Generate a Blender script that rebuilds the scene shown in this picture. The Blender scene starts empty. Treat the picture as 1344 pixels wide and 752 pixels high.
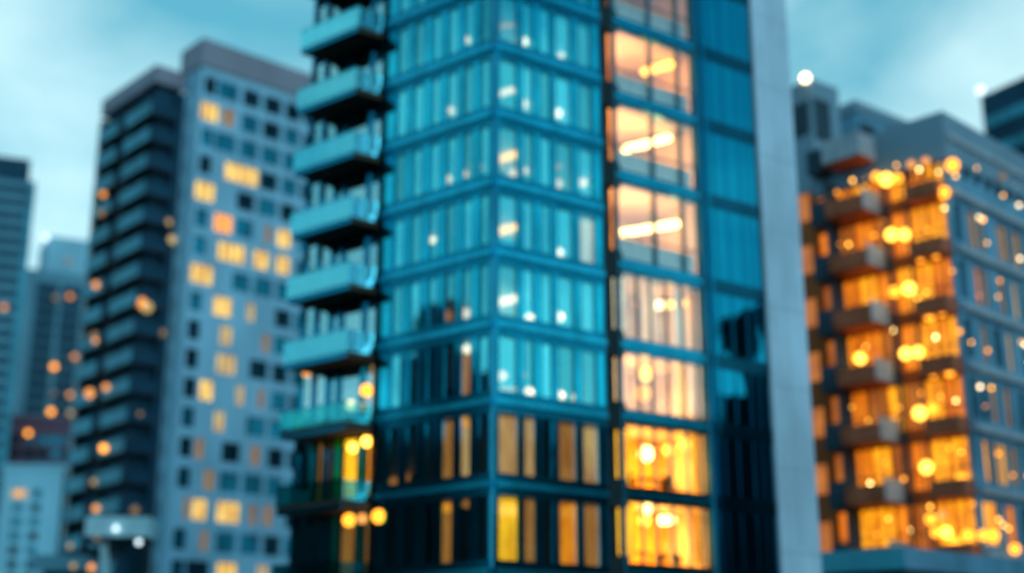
import bpy, bmesh, math, random
from mathutils import Vector
random.seed(7)
R = math.radians
sc = bpy.context.scene
col = sc.collection

# ------------------------------------------------------------------ camera
CH = 9.0                      # the photographer stands on a terrace, eye 9 m above the street
FPX = 1773.0                  # focal length in pixels of the 1344 px wide photograph
PITCH = math.atan(524 / FPX)
cam_d = bpy.data.cameras.new('camera')
cam = bpy.data.objects.new('camera', cam_d)
col.objects.link(cam)
cam.location = (0, 0, CH)
cam.rotation_euler = (math.pi / 2 + PITCH, 0, 0)
cam_d.sensor_width = 36
cam_d.lens = 36 * FPX / 1344
cam_d.clip_start = 0.1
cam_d.clip_end = 6000
cam_d.dof.use_dof = True
cam_d.dof.focus_distance = 24.0
cam_d.dof.aperture_fstop = 0.185
cam_d.dof.aperture_blades = 8
cam_d.dof.aperture_rotation = R(12)
sc.camera = cam

# ------------------------------------------------------------------ world
SUN_EL, SUN_AZ = R(16), R(150)     # azimuth measured from +Y towards +X: behind the camera, to the right
w = bpy.data.worlds.new('World')
sc.world = w
w.use_nodes = True
nt = w.node_tree
nt.nodes.clear()
N = nt.nodes.new
L = nt.links.new
out = N('ShaderNodeOutputWorld')
bg = N('ShaderNodeBackground')
bg.inputs['Strength'].default_value = 0.10
sky = N('ShaderNodeTexSky')
sky.sky_type = 'NISHITA'
sky.sun_disc = False
sky.sun_elevation = SUN_EL
sky.sun_rotation = SUN_AZ
sky.dust_density = 2.0
tc = N('ShaderNodeTexCoord')
mp = N('ShaderNodeMapping')
mp.inputs['Scale'].default_value = (1.0, 1.0, 2.3)
mp.inputs['Location'].default_value = (5.1, 2.9, 0.7)
L(tc.outputs['Generated'], mp.inputs['Vector'])
nz = N('ShaderNodeTexNoise')
nz.inputs['Scale'].default_value = 3.2
nz.inputs['Detail'].default_value = 5
nz.inputs['Roughness'].default_value = 0.5
nz.inputs['Distortion'].default_value = 0.4
L(mp.outputs[0], nz.inputs['Vector'])
cr = N('ShaderNodeValToRGB')
cr.color_ramp.elements[0].position = 0.36
cr.color_ramp.elements[0].color = (0.12, 0.47, 0.63, 1)
cr.color_ramp.elements[1].position = 0.62
cr.color_ramp.elements[1].color = (0.60, 0.92, 1.0, 1)
sx = N('ShaderNodeSeparateXYZ'); L(tc.outputs['Generated'], sx.inputs[0])
el = N('ShaderNodeMath'); el.operation = 'MULTIPLY_ADD'; el.inputs[1].default_value = -0.55; el.inputs[2].default_value = 0.20
L(sx.outputs['Z'], el.inputs[0])
ad = N('ShaderNodeMath'); ad.operation = 'ADD'; L(el.outputs[0], ad.inputs[0]); L(nz.outputs['Fac'], ad.inputs[1])
L(ad.outputs[0], cr.inputs['Fac'])
bw = N('ShaderNodeRGBToBW')
L(sky.outputs[0], bw.inputs[0])
# an even overcast layer scatters the sky's brightness: compress its range
pw = N('ShaderNodeMath'); pw.operation = 'POWER'; pw.inputs[1].default_value = 0.25
L(bw.outputs[0], pw.inputs[0])
ml = N('ShaderNodeMath'); ml.operation = 'MULTIPLY'; ml.inputs[1].default_value = 8.6
L(pw.outputs[0], ml.inputs[0])
mx = N('ShaderNodeVectorMath'); mx.operation = 'SCALE'
L(cr.outputs[0], mx.inputs[0])
L(ml.outputs[0], mx.inputs['Scale'])
L(mx.outputs[0], bg.inputs['Color'])
L(bg.outputs[0], out.inputs[0])

# ------------------------------------------------------------------ sun
sd = bpy.data.lights.new('sun', 'SUN')
sun = bpy.data.objects.new('sun', sd)
col.objects.link(sun)
sd.energy = 0.5
sd.use_shadow = True
sd.angle = R(25)
sd.color = (1.0, 0.97, 0.94)
sdir = Vector((math.sin(SUN_AZ) * math.cos(SUN_EL), math.cos(SUN_AZ) * math.cos(SUN_EL), math.sin(SUN_EL)))
sun.rotation_euler = sdir.to_track_quat('Z', 'Y').to_euler()
sun.location = (0, -50, 120)

# ------------------------------------------------------------------ render / view
sc.view_settings.view_transform = 'Standard'
sc.view_settings.look = 'None'
sc.view_settings.exposure = 0.0
sc.view_settings.gamma = 1
sc.view_settings.use_curve_mapping = False
sc.render.engine = 'CYCLES'
sc.cycles.use_denoising = True
sc.cycles.max_bounces = 6
sc.cycles.diffuse_bounces = 2
sc.cycles.glossy_bounces = 3
sc.cycles.transparent_max_bounces = 12
sc.cycles.caustics_reflective = False
sc.cycles.caustics_refractive = False
sc.cycles.sample_clamp_indirect = 4.0

# ------------------------------------------------------------------ geometry of the place
def ray(px, py):
    x = (px - 672) / FPX; y = (376 - py) / FPX
    return (x, math.cos(PITCH) - y * math.sin(PITCH), math.sin(PITCH) + y * math.cos(PITCH))

def plan_at(px, py, d):
    r = ray(px, py); h = math.hypot(r[0], r[1])
    return Vector((r[0] / h * d, r[1] / h * d))

def az(a):
    return Vector((math.sin(R(a)), math.cos(R(a))))

class Face:
    """a vertical facade: s runs along it from O, d is the distance in front of it, z the height above the street"""
    def __init__(self, O, u, n=None):
        self.O = Vector(O); self.u = Vector(u).normalized()
        n = Vector((-self.u.y, self.u.x))
        if n.dot(self.O) > 0: n = -n
        self.n = n
    def p(self, s, d, z):
        q = self.O + self.u * s + self.n * d
        return Vector((q.x, q.y, z))
    def hit(self, px, py, d=0.0):
        r = ray(px, py); O = self.O + self.n * d
        det = -r[0] * self.u.y + self.u.x * r[1]
        t = (-O.x * self.u.y + self.u.x * O.y) / det
        s = (r[0] * t - O.x) * self.u.x + (r[1] * t - O.y) * self.u.y
        return s, r[2] * t + CH
    def off(self, d):
        return Face(self.O + self.n * d, self.u)

OFF = {}

class MB:
    def __init__(self):
        self.v = []; self.f = []
    def hexa(self, c):
        b = len(self.v); self.v += [Vector(q) for q in c]
        self.f += [tuple(b + i for i in q) for q in ((0,1,2,3),(7,6,5,4),(0,4,5,1),(1,5,6,2),(2,6,7,3),(3,7,4,0))]
        return self
    def fb(self, F, s0, s1, z0, z1, d0, d1):
        """box on a facade"""
        return self.hexa([F.p(s0,d0,z0), F.p(s1,d0,z0), F.p(s1,d1,z0), F.p(s0,d1,z0),
                          F.p(s0,d0,z1), F.p(s1,d0,z1), F.p(s1,d1,z1), F.p(s0,d1,z1)])
    def box(self, x0, x1, y0, y1, z0, z1):
        return self.hexa([(x0,y0,z0),(x1,y0,z0),(x1,y1,z0),(x0,y1,z0),(x0,y0,z1),(x1,y0,z1),(x1,y1,z1),(x0,y1,z1)])
    def prism(self, pts, z0, z1):
        n = len(pts); b = len(self.v)
        self.v += [Vector((p[0], p[1], z0)) for p in pts] + [Vector((p[0], p[1], z1)) for p in pts]
        self.f.append(tuple(b + i for i in range(n))[::-1]); self.f.append(tuple(b + n + i for i in range(n)))
        for i in range(n):
            j = (i + 1) % n
            self.f.append((b + i, b + j, b + n + j, b + n + i))
        return self
    def tube(self, a, c, r, n=10):
        a = Vector(a); c = Vector(c); ax = (c - a).normalized()
        t = ax.orthogonal().normalized(); q = ax.cross(t)
        b = len(self.v)
        for e in (a, c):
            for i in range(n):
                an = 2 * math.pi * i / n
                self.v.append(e + (t * math.cos(an) + q * math.sin(an)) * r)
        for i in range(n):
            j = (i + 1) % n
            self.f.append((b + i, b + j, b + n + j, b + n + i))
        self.f.append(tuple(range(b, b + n))[::-1]); self.f.append(tuple(range(b + n, b + 2 * n)))
        return self
    def ball(self, c, r, nu=12, nv=8, sz=1.0):
        c = Vector(c); b = len(self.v)
        for i in range(1, nv):
            th = math.pi * i / nv
            for j in range(nu):
                ph = 2 * math.pi * j / nu
                self.v.append(c + Vector((math.sin(th) * math.cos(ph), math.sin(th) * math.sin(ph), math.cos(th) * sz)) * r)
        self.v += [c + Vector((0, 0, r * sz)), c - Vector((0, 0, r * sz))]
        T = b + (nv - 1) * nu
        for i in range(nv - 2):
            for j in range(nu):
                k = (j + 1) % nu
                self.f.append((b + i * nu + j, b + (i + 1) * nu + j, b + (i + 1) * nu + k, b + i * nu + k))
        for j in range(nu):
            k = (j + 1) % nu
            self.f.append((T, b + j, b + k)); self.f.append((T + 1, b + (nv - 2) * nu + k, b + (nv - 2) * nu + j))
        return self
    def build(self, name, m, parent=None, label=None, kind=None):
        if not self.v: return None
        o3 = OFF.get(parent.name, Vector((0, 0, 0))) if parent else Vector((0, 0, 0))
        me = bpy.data.meshes.new(name)
        me.from_pydata([v - o3 for v in self.v], [], self.f)
        bm = bmesh.new(); bm.from_mesh(me); bmesh.ops.recalc_face_normals(bm, faces=bm.faces); bm.to_mesh(me); bm.free()
        me.materials.append(m)
        o = bpy.data.objects.new(name, me); col.objects.link(o)
        if parent: o.parent = parent
        OFF[o.name] = o3
        if label: o['label'] = label
        if kind: o['kind'] = kind
        return o

def thing(name, label, cat, loc, group=None):
    o = bpy.data.objects.new(name, None); col.objects.link(o)
    o.location = loc; o.empty_display_size = 0.5
    OFF[o.name] = Vector(loc)
    o['label'] = label; o['category'] = cat
    if group: o['group'] = group
    return o

# ------------------------------------------------------------------ materials
def nodes(name):
    m = bpy.data.materials.new(name); m.use_nodes = True
    t = m.node_tree; t.nodes.clear()
    o = t.nodes.new('ShaderNodeOutputMaterial')
    return m, t, o

def noise_col(t, c, amt, scale, detail=4):
    g = t.nodes.new('ShaderNodeNewGeometry')
    mpn = t.nodes.new('ShaderNodeMapping'); mpn.inputs['Scale'].default_value = (scale, scale, scale * 0.5)
    t.links.new(g.outputs['Position'], mpn.inputs['Vector'])
    n = t.nodes.new('ShaderNodeTexNoise'); n.inputs['Scale'].default_value = 1.0; n.inputs['Detail'].default_value = detail
    t.links.new(mpn.outputs[0], n.inputs['Vector'])
    r = t.nodes.new('ShaderNodeValToRGB')
    r.color_ramp.elements[0].position = 0.3; r.color_ramp.elements[1].position = 0.7
    r.color_ramp.elements[0].color = tuple(max(0, x * (1 - amt)) for x in c) + (1,)
    r.color_ramp.elements[1].color = tuple(min(1, x * (1 + amt)) for x in c) + (1,)
    t.links.new(n.outputs['Fac'], r.inputs['Fac'])
    return r.outputs[0]

def mat(name, c, rough=0.7, amt=0.18, scale=0.6, metal=0.0, spec=0.10):
    m, t, o = nodes(name)
    b = t.nodes.new('ShaderNodeBsdfPrincipled')
    t.links.new(noise_col(t, c, amt, scale), b.inputs['Base Color'])
    b.inputs['Roughness'].default_value = rough
    b.inputs['Metallic'].default_value = metal
    b.inputs['Specular IOR Level'].default_value = spec
    t.links.new(b.outputs[0], o.inputs[0])
    return m

def glass(name, tint, fac, refl, rough=0.03, vary=0.0):
    """coated curtain-wall glass: part mirror, part tinted see-through"""
    m, t, o = nodes(name)
    tr = t.nodes.new('ShaderNodeBsdfTransparent'); tr.inputs[0].default_value = tint + (1,)
    gl = t.nodes.new('ShaderNodeBsdfGlossy'); gl.inputs['Color'].default_value = refl + (1,)
    gl.inputs['Roughness'].default_value = rough
    n = t.nodes.new('ShaderNodeTexNoise'); n.inputs['Scale'].default_value = 0.35; n.inputs['Detail'].default_value = 2
    g = t.nodes.new('ShaderNodeNewGeometry'); t.links.new(g.outputs['Position'], n.inputs['Vector'])
    bp = t.nodes.new('ShaderNodeBump'); bp.inputs['Strength'].default_value = 0.06; bp.inputs['Distance'].default_value = 0.25
    t.links.new(n.outputs['Fac'], bp.inputs['Height']); t.links.new(bp.outputs[0], gl.inputs['Normal'])
    if vary:      # panes come from different coating batches
        oi = t.nodes.new('ShaderNodeObjectInfo')
        mr = t.nodes.new('ShaderNodeMapRange'); mr.inputs['To Min'].default_value = 1 - vary; mr.inputs['To Max'].default_value = 1 + vary * 0.4
        t.links.new(oi.outputs['Random'], mr.inputs['Value'])
        vm = t.nodes.new('ShaderNodeVectorMath'); vm.operation = 'SCALE'; vm.inputs[0].default_value = refl
        t.links.new(mr.outputs[0], vm.inputs['Scale']); t.links.new(vm.outputs[0], gl.inputs['Color'])
    mxn = t.nodes.new('ShaderNodeMixShader'); mxn.inputs[0].default_value = fac
    t.links.new(tr.outputs[0], mxn.inputs[1]); t.links.new(gl.outputs[0], mxn.inputs[2])
    t.links.new(mxn.outputs[0], o.inputs[0])
    return m

def glow(name, c, e, amt=0.35, scale=1.2, base=(0.2, 0.11, 0.05)):
    """a lit window or curtain: diffuse cloth plus the room's light coming through it, uneven"""
    m, t, o = nodes(name)
    b = t.nodes.new('ShaderNodeBsdfPrincipled')
    b.inputs['Base Color'].default_value = base + (1,)
    b.inputs['Roughness'].default_value = 0.6
    t.links.new(noise_col(t, c, amt, scale, 3), b.inputs['Emission Color'])
    b.inputs['Emission Strength'].default_value = e
    t.links.new(b.outputs[0], o.inputs[0])
    return m

def lamp_mat(name, c, e):
    m, t, o = nodes(name)
    em = t.nodes.new('ShaderNodeEmission'); em.inputs[0].default_value = c + (1,); em.inputs[1].default_value = e
    t.links.new(em.outputs[0], o.inputs[0])
    return m

M = {}
M['asphalt'] = mat('asphalt', (0.05, 0.052, 0.055), 0.85, 0.3, 0.8)
M['paving'] = mat('paving', (0.22, 0.23, 0.24), 0.8, 0.2, 1.5)
M['teal_frame'] = mat('teal_frame', (0.002, 0.18, 0.29), 0.10, 0.2, 0.9, 0.97)
M['teal_light'] = mat('teal_light', (0.008, 0.33, 0.50), 0.20, 0.2, 1.2, 0.88, 0.3)
M['teal_dark'] = mat('teal_dark', (0.002, 0.17, 0.28), 0.14, 0.2, 0.9, 0.96)
M['spandrel'] = mat('spandrel', (0.010, 0.40, 0.54), 0.05, 0.25, 0.9, 0.98)
M['strip'] = mat('strip', (0.36, 0.55, 0.69), 0.7, 0.2, 0.35)
M['joint'] = mat('joint', (0.22, 0.33, 0.42), 0.8)
M['balcony_panel'] = mat('balcony_panel', (0.03, 0.58, 0.74), 0.3, 0.12, 0.8, 0.35)
M['pane_amber'] = glow('pane_amber', (1.0, 0.37, 0.008), 5.0)
M['pane_orange'] = glow('pane_orange', (1.0, 0.24, 0.006), 4.0)
M['pane_tan'] = glow('pane_tan', (1.0, 0.44, 0.16), 2.4)
M['pane_brown'] = glow('pane_brown', (1.0, 0.32, 0.06), 1.7)
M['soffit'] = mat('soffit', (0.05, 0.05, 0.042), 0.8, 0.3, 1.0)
M['core'] = mat('core', (0.010, 0.03, 0.04), 0.8)
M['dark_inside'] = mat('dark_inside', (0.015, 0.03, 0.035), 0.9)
M['curtain_pale'] = mat('curtain_pale', (0.62, 0.72, 0.72), 0.9, 0.15, 3.0)
M['room_wall'] = mat('room_wall', (0.80, 0.60, 0.38), 0.9, 0.1, 1.0)
M['amber_wall'] = mat('amber_wall', (0.85, 0.42, 0.05), 0.9, 0.3, 0.6)
M['room_floor'] = mat('room_floor', (0.20, 0.12, 0.07), 0.6)
M['room_ceiling'] = mat('room_ceiling', (0.72, 0.58, 0.44), 0.9)
M['glass_teal'] = glass('glass_teal', (0.94, 0.93, 0.90), 0.54, (0.12, 0.84, 0.96), vary=0.35)
M['glass_deep'] = glass('glass_deep', (0.12, 0.45, 0.55), 0.80, (0.006, 0.30, 0.46))
M['glass_bay'] = glass('glass_bay', (0.95, 0.93, 0.9), 0.16, (0.5, 0.85, 1.0))
M['glass_rail'] = glass('glass_rail', (0.45, 0.80, 0.78), 0.3, (0.05, 0.55, 0.62))
M['glass_balcony'] = glass('glass_balcony', (0.94, 0.93, 0.9), 0.42, (0.45, 0.92, 1.0))
M['balcony_glass'] = glass('balcony_glass', (0.45, 0.72, 0.75), 0.62, (0.20, 0.84, 0.95), 0.08, vary=0.2)
M['glow_orange'] = glow('glow_orange', (1.0, 0.30, 0.012), 1.7)
M['glow_amber'] = glow('glow_amber', (1.0, 0.42, 0.012), 2.3)
M['glow_tan'] = glow('glow_tan', (1.0, 0.50, 0.24), 1.5)
M['glow_brown'] = glow('glow_brown', (1.0, 0.36, 0.06), 0.8)
M['glow_pale'] = glow('glow_pale', (1.0, 0.78, 0.50), 0.9)
M['h_orange'] = glow('h_orange', (1.0, 0.18, 0.004), 1.3, 0.5)
M['h_amber'] = glow('h_amber', (1.0, 0.26, 0.005), 1.8, 0.5)
M['h_brown'] = glow('h_brown', (1.0, 0.20, 0.02), 0.6, 0.5)
M['glow_far'] = glow('glow_far', (1.0, 0.45, 0.10), 1.35, 0.5, 0.9)
M['glow_far_mid'] = glow('glow_far_mid', (1.0, 0.55, 0.22), 0.7)
M['glow_far_dim'] = glow('glow_far_dim', (1.0, 0.45, 0.2), 0.3)
M['lamp_bay'] = lamp_mat('lamp_bay', (1.0, 0.66, 0.22), 11)
M['lamp_amber'] = lamp_mat('lamp_amber', (1.0, 0.34, 0.025), 3.6)
M['lamp_cream'] = lamp_mat('lamp_cream', (1.0, 0.74, 0.42), 6.5)
M['lamp_peach'] = lamp_mat('lamp_peach', (1.0, 0.62, 0.36), 4.2)
M['lamp_white'] = lamp_mat('lamp_white', (0.75, 0.95, 1.0), 2.4)
M['lamp_yellow'] = lamp_mat('lamp_yellow', (1.0, 0.44, 0.05), 7)
M['lamp_dim'] = lamp_mat('lamp_dim', (1.0, 0.38, 0.09), 1.5)
M['wall_grey_blue'] = mat('wall_grey_blue', (0.20, 0.44, 0.60), 0.8, 0.15, 0.25)
M['wall_cap'] = mat('wall_cap', (0.20, 0.225, 0.29), 0.8, 0.12, 0.3)
M['wall_dark_blue'] = mat('wall_dark_blue', (0.008, 0.05, 0.09), 0.7, 0.25, 0.3)
M['balcony_blue'] = mat('balcony_blue', (0.03, 0.24, 0.34), 0.5, 0.35, 0.4)
M['window_dark'] = mat('window_dark', (0.003, 0.026, 0.042), 0.6, 0.6, 0.5, 0.0, 0.02)
M['canopy_and_lit_wall'] = mat('canopy_and_lit_wall', (0.42, 0.72, 0.84), 0.7, 0.1, 0.8)
M['window_glassy'] = mat('window_glassy', (0.004, 0.13, 0.20), 0.2, 0.5, 0.5, 0.6)
M['window_sky'] = mat('window_sky', (0.05, 0.30, 0.42), 0.08, 0.6, 0.5, 0.9)
M['wing_band'] = mat('wing_band', (0.002, 0.07, 0.12), 0.12, 0.2, 0.9, 0.95)
M['window_teal'] = mat('window_teal', (0.006, 0.08, 0.12), 0.25, 0.5, 0.4, 0.1, 0.3)
M['wall_pale'] = mat('wall_pale', (0.20, 0.48, 0.62), 0.8, 0.12, 0.15)
M['wall_mid'] = mat('wall_mid', (0.09, 0.26, 0.36), 0.8, 0.15, 0.15)
M['bay_frame'] = mat('bay_frame', (0.004, 0.13, 0.22), 0.45, 0.2, 0.9)
M['wall_purple'] = mat('wall_purple', (0.10, 0.07, 0.11), 0.8, 0.15, 0.2)
M['h_cap'] = mat('h_cap', (0.13, 0.24, 0.32), 0.8, 0.1, 0.3)
M['h_side'] = mat('h_side', (0.09, 0.25, 0.37), 0.8, 0.25, 0.4)
M['h_warm'] = mat('h_warm', (0.34, 0.095, 0.03), 0.8, 0.25, 0.5)  # wall base with the windows' orange glow put into the colour
M['h_mauve'] = mat('h_mauve', (0.30, 0.09, 0.045), 0.6, 0.25, 0.8)
M['h_panel'] = mat('h_panel', (0.24, 0.32, 0.38), 0.5, 0.2, 1.0)
M['h_dark'] = mat('h_dark', (0.02, 0.05, 0.075), 0.6, 0.3, 0.8)
M['podium_teal'] = mat('podium_teal', (0.04, 0.30, 0.40), 0.6, 0.1, 0.4)
M['leaf'] = mat('leaf', (0.04, 0.07, 0.025), 0.7)
M['pot'] = mat('pot', (0.2, 0.12, 0.08), 0.7)
M['wood'] = mat('wood', (0.10, 0.05, 0.025), 0.5)
M['reflector'] = mat('reflector', (0.012, 0.022, 0.026), 0.9)

# ------------------------------------------------------------------ ground
g = MB().box(-3000, 3000, -3000, 3000, -0.5, 0.0).build('ground', M['paving']); g['kind'] = 'structure'
g = MB().box(-400, 400, 18, 34, 0.004, 0.008).build('road', M['asphalt']); g['kind'] = 'structure'
g = MB().box(-400, 400, 34, 37, 0.0, 0.13).build('pavement', M['paving']); g['kind'] = 'structure'

# ================================================================== MAIN TOWER
K = plan_at(648, 376, 55)
FL = Face(K, az(-50.7)); FR = Face(K, az(54.8))
T = thing('glass_tower', 'tall teal glass corner tower with stacked balconies and a column of lit rooms', 'building', (K.x, K.y, 0))
ZB = [4.41, 7.90, 11.32, 14.61, 17.76, 20.94, 24.16, 27.39, 30.61, 33.85, 37.1, 40.3]
ZB = [z + CH for z in ZB]
ZB = [ZB[0] - 3.4 * k for k in (3, 2, 1)] + ZB
TOP = ZB[-1]
SL, SR = 6.6, 5.95
ZL = [z + CH for z in (1.3, 4.75, 8.05, 11.47, 14.75, 18.5, 22.85, 26.85, 30.8, 34.8, 38.8)]
# inner core and slabs
core = MB()
core.prism([FL.p(0.4, -5.0, 0)[:2], FL.p(12.0, -5.0, 0)[:2], FL.p(12.0, -12, 0)[:2], FR.p(18.5, -8, 0)[:2], FR.p(18.5, -6.0, 0)[:2], FR.p(1.5, -6.0, 0)[:2]], 0, TOP - 0.5)
core.build('core', M['core'], T)
sl = MB()
cK = FR.p(0.15, -0.2, 0)[:2]
for z in ZB:
    sl.prism([FL.p(0.2, -0.25, 0)[:2], FL.p(11.2, -0.25, 0)[:2], FL.p(11.2, -7, 0)[:2], FR.p(6.2, -6.5, 0)[:2], FR.p(6.2, -0.25, 0)[:2]], z - 0.22, z + 0.16)
sl.build('floor_slab', M['core'], T)
# corner post and mullions
def mull(mb, F, s, wd, z0, z1, d=0.14):
    mb.fb(F, s - wd / 2, s + wd / 2, z0, z1, -0.12, d)
bandm, bandl, mul = MB(), MB(), MB()
for z in ZB:
    for F, s1 in ((FL, SL), (FR, SR)):
        bandm.fb(F, 0.02, s1, z - 0.46, z + 0.46, -0.2, 0.10)
        MB().fb(F, 0.0, s1, z - 0.12, z + 0.12, 0.103, 0.24).build('cornice', M['teal_light'], T)
bandm.build('spandrel_band', M['teal_dark'], T)
left_panes = [(5.98, 5.30), (4.90, 4.22), (3.76, 3.20), (2.78, 2.12), (1.76, 1.18), (0.80, 0.24)]
right_panes = [(0.2, 1.22), (1.50, 2.10), (2.45, 3.08), (3.32, 4.28), (4.62, 5.50)]
def opaque(F, s_end, panes, mb):
    e = sorted([(min(a), max(a)) for a in panes])
    cur = 0.0
    for a, b in e + [(s_end, s_end)]:
        if a - cur > 0.02: mb.append((cur, a))
        cur = b
ol, orr = [], []
opaque(FL, SL, left_panes, ol); opaque(FR, SR, right_panes, orr)
for k in range(len(ZB) - 1):
    z0, z1 = ZB[k] + 0.46, ZB[k + 1] - 0.46
    for F, lst in ((FL, ol), (FR, orr)):
        for a, b in lst:
            mul.fb(F, a + 0.001, b - 0.001, z0, z1, -0.05, 0.06)
sp = mul.build('spandrel_panel', M['spandrel'], T)
fins = MB()
for F, lst in ((FL, ol), (FR, orr)):
    for a, b in lst:
        for q in (a, b):
            if 0.1 < q < 6.55: fins.fb(F, q - 0.035, q + 0.035, 0, TOP, 0.062, 0.09)
fins.fb(FR, -0.10, 0.14, 0, TOP, -0.1, 0.20)
fins.build('mullion', M['teal_frame'], T)
# which panes are lit: (face, floor index from ZB, pane index) -> material
IDX = {z: i for i, z in enumerate(ZB)}
f_low = 3      # ZB[3] = 13.41 : floor between the bands at y 749 and y 634
lit = {}
lit[('R', f_low, 0)] = 'pane_amber'; lit[('R', f_low, 1)] = 'pane_brown'; lit[('R', f_low, 3)] = 'pane_orange'; lit[('R', f_low, 4)] = 'pane_brown'
lit[('R', f_low + 1, 0)] = 'pane_tan'; lit[('R', f_low + 1, 1)] = 'pane_tan'; lit[('R', f_low + 1, 3)] = 'pane_brown'; lit[('R', f_low + 1, 4)] = 'pane_tan'
lit[('L', f_low, 3)] = 'pane_brown'
lit[('L', f_low + 1, 3)] = 'pane_brown'; lit[('L', f_low + 1, 4)] = 'pane_tan'
lit[('L', f_low + 2, 4)] = 'pane_brown'
lit[('R', f_low + 4, 4)] = 'pane_tan'
nwin = 0
for k in range(1, len(ZB) - 1):
    z0, z1 = ZB[k] + 0.46, ZB[k + 1] - 0.46
    for tag_, F, panes in (('L', FL, left_panes), ('R', FR, right_panes)):
        for i, (a, b) in enumerate(panes):
            a, b = min(a, b), max(a, b)
            nwin += 1
            if k >= 2:
                MB().fb(F, a + 0.002, b - 0.002, z0, z1, -0.04, -0.01).build('window', M['glass_teal'], T)
            m = lit.get((tag_, k, i))
            if m:
                MB().fb(F, a + 0.20, b + 0.40, z0 + 0.02, z1 - 0.02, -0.50, -0.46).build('curtain', M[m], T, 'curtain glowing from the lamp behind it')
            elif tag_ == 'L' and i != 5 and k >= 4 or tag_ == 'R' and i in (0, 1, 3, 4) and k >= 5:
                zz = z0 + random.choice([0.02, 0.02, 0.02, 0.5, 1.1])
                if random.random() < 0.14: continue
                MB().fb(F, a + 0.18, b + 0.40, zz, z1 - 0.02, -0.50, -0.46).build('curtain', M['curtain_pale'], T)
pa, pb = FL.p(0.12, -0.32, 0), FR.p(1.5, -5.9, 0)
qv = Vector((-(pb - pa).y, (pb - pa).x, 0)).normalized() * 0.08
MB().prism([(pa - qv)[:2], (pb - qv)[:2], (pb + qv)[:2], (pa + qv)[:2]], 0, TOP - 1).build('glow_blocker', M['core'], T)  # dark wall added inside the corner to block stray amber light
# lamps seen through the panes  (px, py, radius, material, depth behind the glass)
def face_lamp(F, px, py, r, m, d, parent, name='lamp', flat=1.0):
    s, z = F.hit(px, py, d)
    return MB().ball(F.p(s, d, z), r, sz=flat).build(name, M[m], parent)
for px, py, r, m in [(613,53,.20,'lamp_peach'),(591,145,.19,'lamp_peach'),(587,235,.24,'lamp_peach'),(609,229,.20,'lamp_peach'),(630,220,.18,'lamp_dim'),
                     (567,315,.20,'lamp_cream'),(520,462,.14,'lamp_white'),(586,414,.26,'lamp_dim'),(610,411,.25,'lamp_peach'),(613,458,.22,'lamp_cream'),
                     (609,554,.26,'lamp_amber'),(517,632,.24,'lamp_dim'),(532,626,.24,'lamp_dim'),(586,666,.24,'lamp_amber'),(612,661,.2,'lamp_dim')]:
    face_lamp(FL, px, py, r * 0.85, m, -0.25, T, 'window_lamp')
for px, py, r, m in [(688,55,.24,'lamp_cream'),(737,73,.18,'lamp_peach'),(688,137,.24,'lamp_peach'),(732,149,.26,'lamp_cream'),
                     (732,241,.25,'lamp_peach'),(765,240,.26,'lamp_peach'),(734,332,.25,'lamp_cream'),(695,418,.27,'lamp_cream'),(734,416,.28,'lamp_cream'),
                     (659,493,.26,'lamp_peach'),(694,515,.28,'lamp_cream'),(735,519,.28,'lamp_cream'),(758,521,.28,'lamp_cream'),(733,219,.18,'lamp_dim'),
                     (686,492,.22,'lamp_dim')]:
    face_lamp(FR, px, py, r * 0.85, m, -0.25, T, 'window_lamp')
# long ceiling lamps running back into the rooms
def fbar(F, px, py, w_px, r, m, d=-0.25, slope=0.3, parent=T):
    s0, z0 = F.hit(px - w_px / 2, py + slope * w_px / 2, d); s1, z1 = F.hit(px + w_px / 2, py - slope * w_px / 2, d)
    return MB().tube(F.p(s0, d, z0), F.p(s1, d, z1), r).build('lamp_tube', M[m], parent)
for px, py, wp, r, m, slp in [(664,121,18,.15,'lamp_peach',.3),(664,34,18,.10,'lamp_dim',.1),(665,206,22,.18,'lamp_yellow',.33),(681,226,20,.14,'lamp_peach',.2),
                         (665,301,22,.18,'lamp_yellow',.25),(666,394,22,.18,'lamp_cream',.2),(671,669,24,.20,'lamp_yellow',.02),(741,672,14,.2,'lamp_amber',.1),
                         (668,510,20,.10,'lamp_dim',-.1)]:
    fbar(FR, px, py, wp, r, m, slope=slp)

# ---- the lit bay
B0, B1 = 6.80, 12.0
bz = MB(); bl = MB()
for z in ZL:
    MB().fb(FR, B0, B1 + 0.22, z - 0.34, z + 0.34, -0.25, 0.06).build('bay_band', M['teal_frame'], T)
    MB().fb(FR, B1 + 0.223, 16.25, z - 0.34, z + 0.34, -0.25, 0.045).build('wing_band', M['wing_band'], T)
    MB().fb(FR, B0, B1, z - 0.10, z + 0.06, 0.063, 0.16).build('bay_cornice', M['teal_light'], T)
rm_w, rm_f, rm_c = MB(), MB(), MB()
for k in range(len(ZL) - 1):
    z0, z1 = ZL[k], ZL[k + 1]
    rm_w.fb(FR, B0 - 0.5, B1 + 0.3, z0 + 0.2, z1 - 0.2, -4.6, -4.5)
    rm_w.fb(FR, B1 + 0.15, B1 + 0.28, z0 + 0.2, z1 - 0.2, -4.5, -0.035)
    rm_w.fb(FR, B0 - 0.46, B0 - 0.36, z0 + 0.2, z1 - 0.2, -4.5, -1.0)
    rm_f.fb(FR, B0 - 0.02, B1 + 0.12, z0 + 0.04, z0 + 0.20, -4.5, -0.26)
    rm_c.fb(FR, B0 - 0.02, B1 + 0.12, z1 - 0.24, z1 - 0.10, -4.5, -0.26)
rm_w.build('room_wall', M['room_wall'], T)
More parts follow.
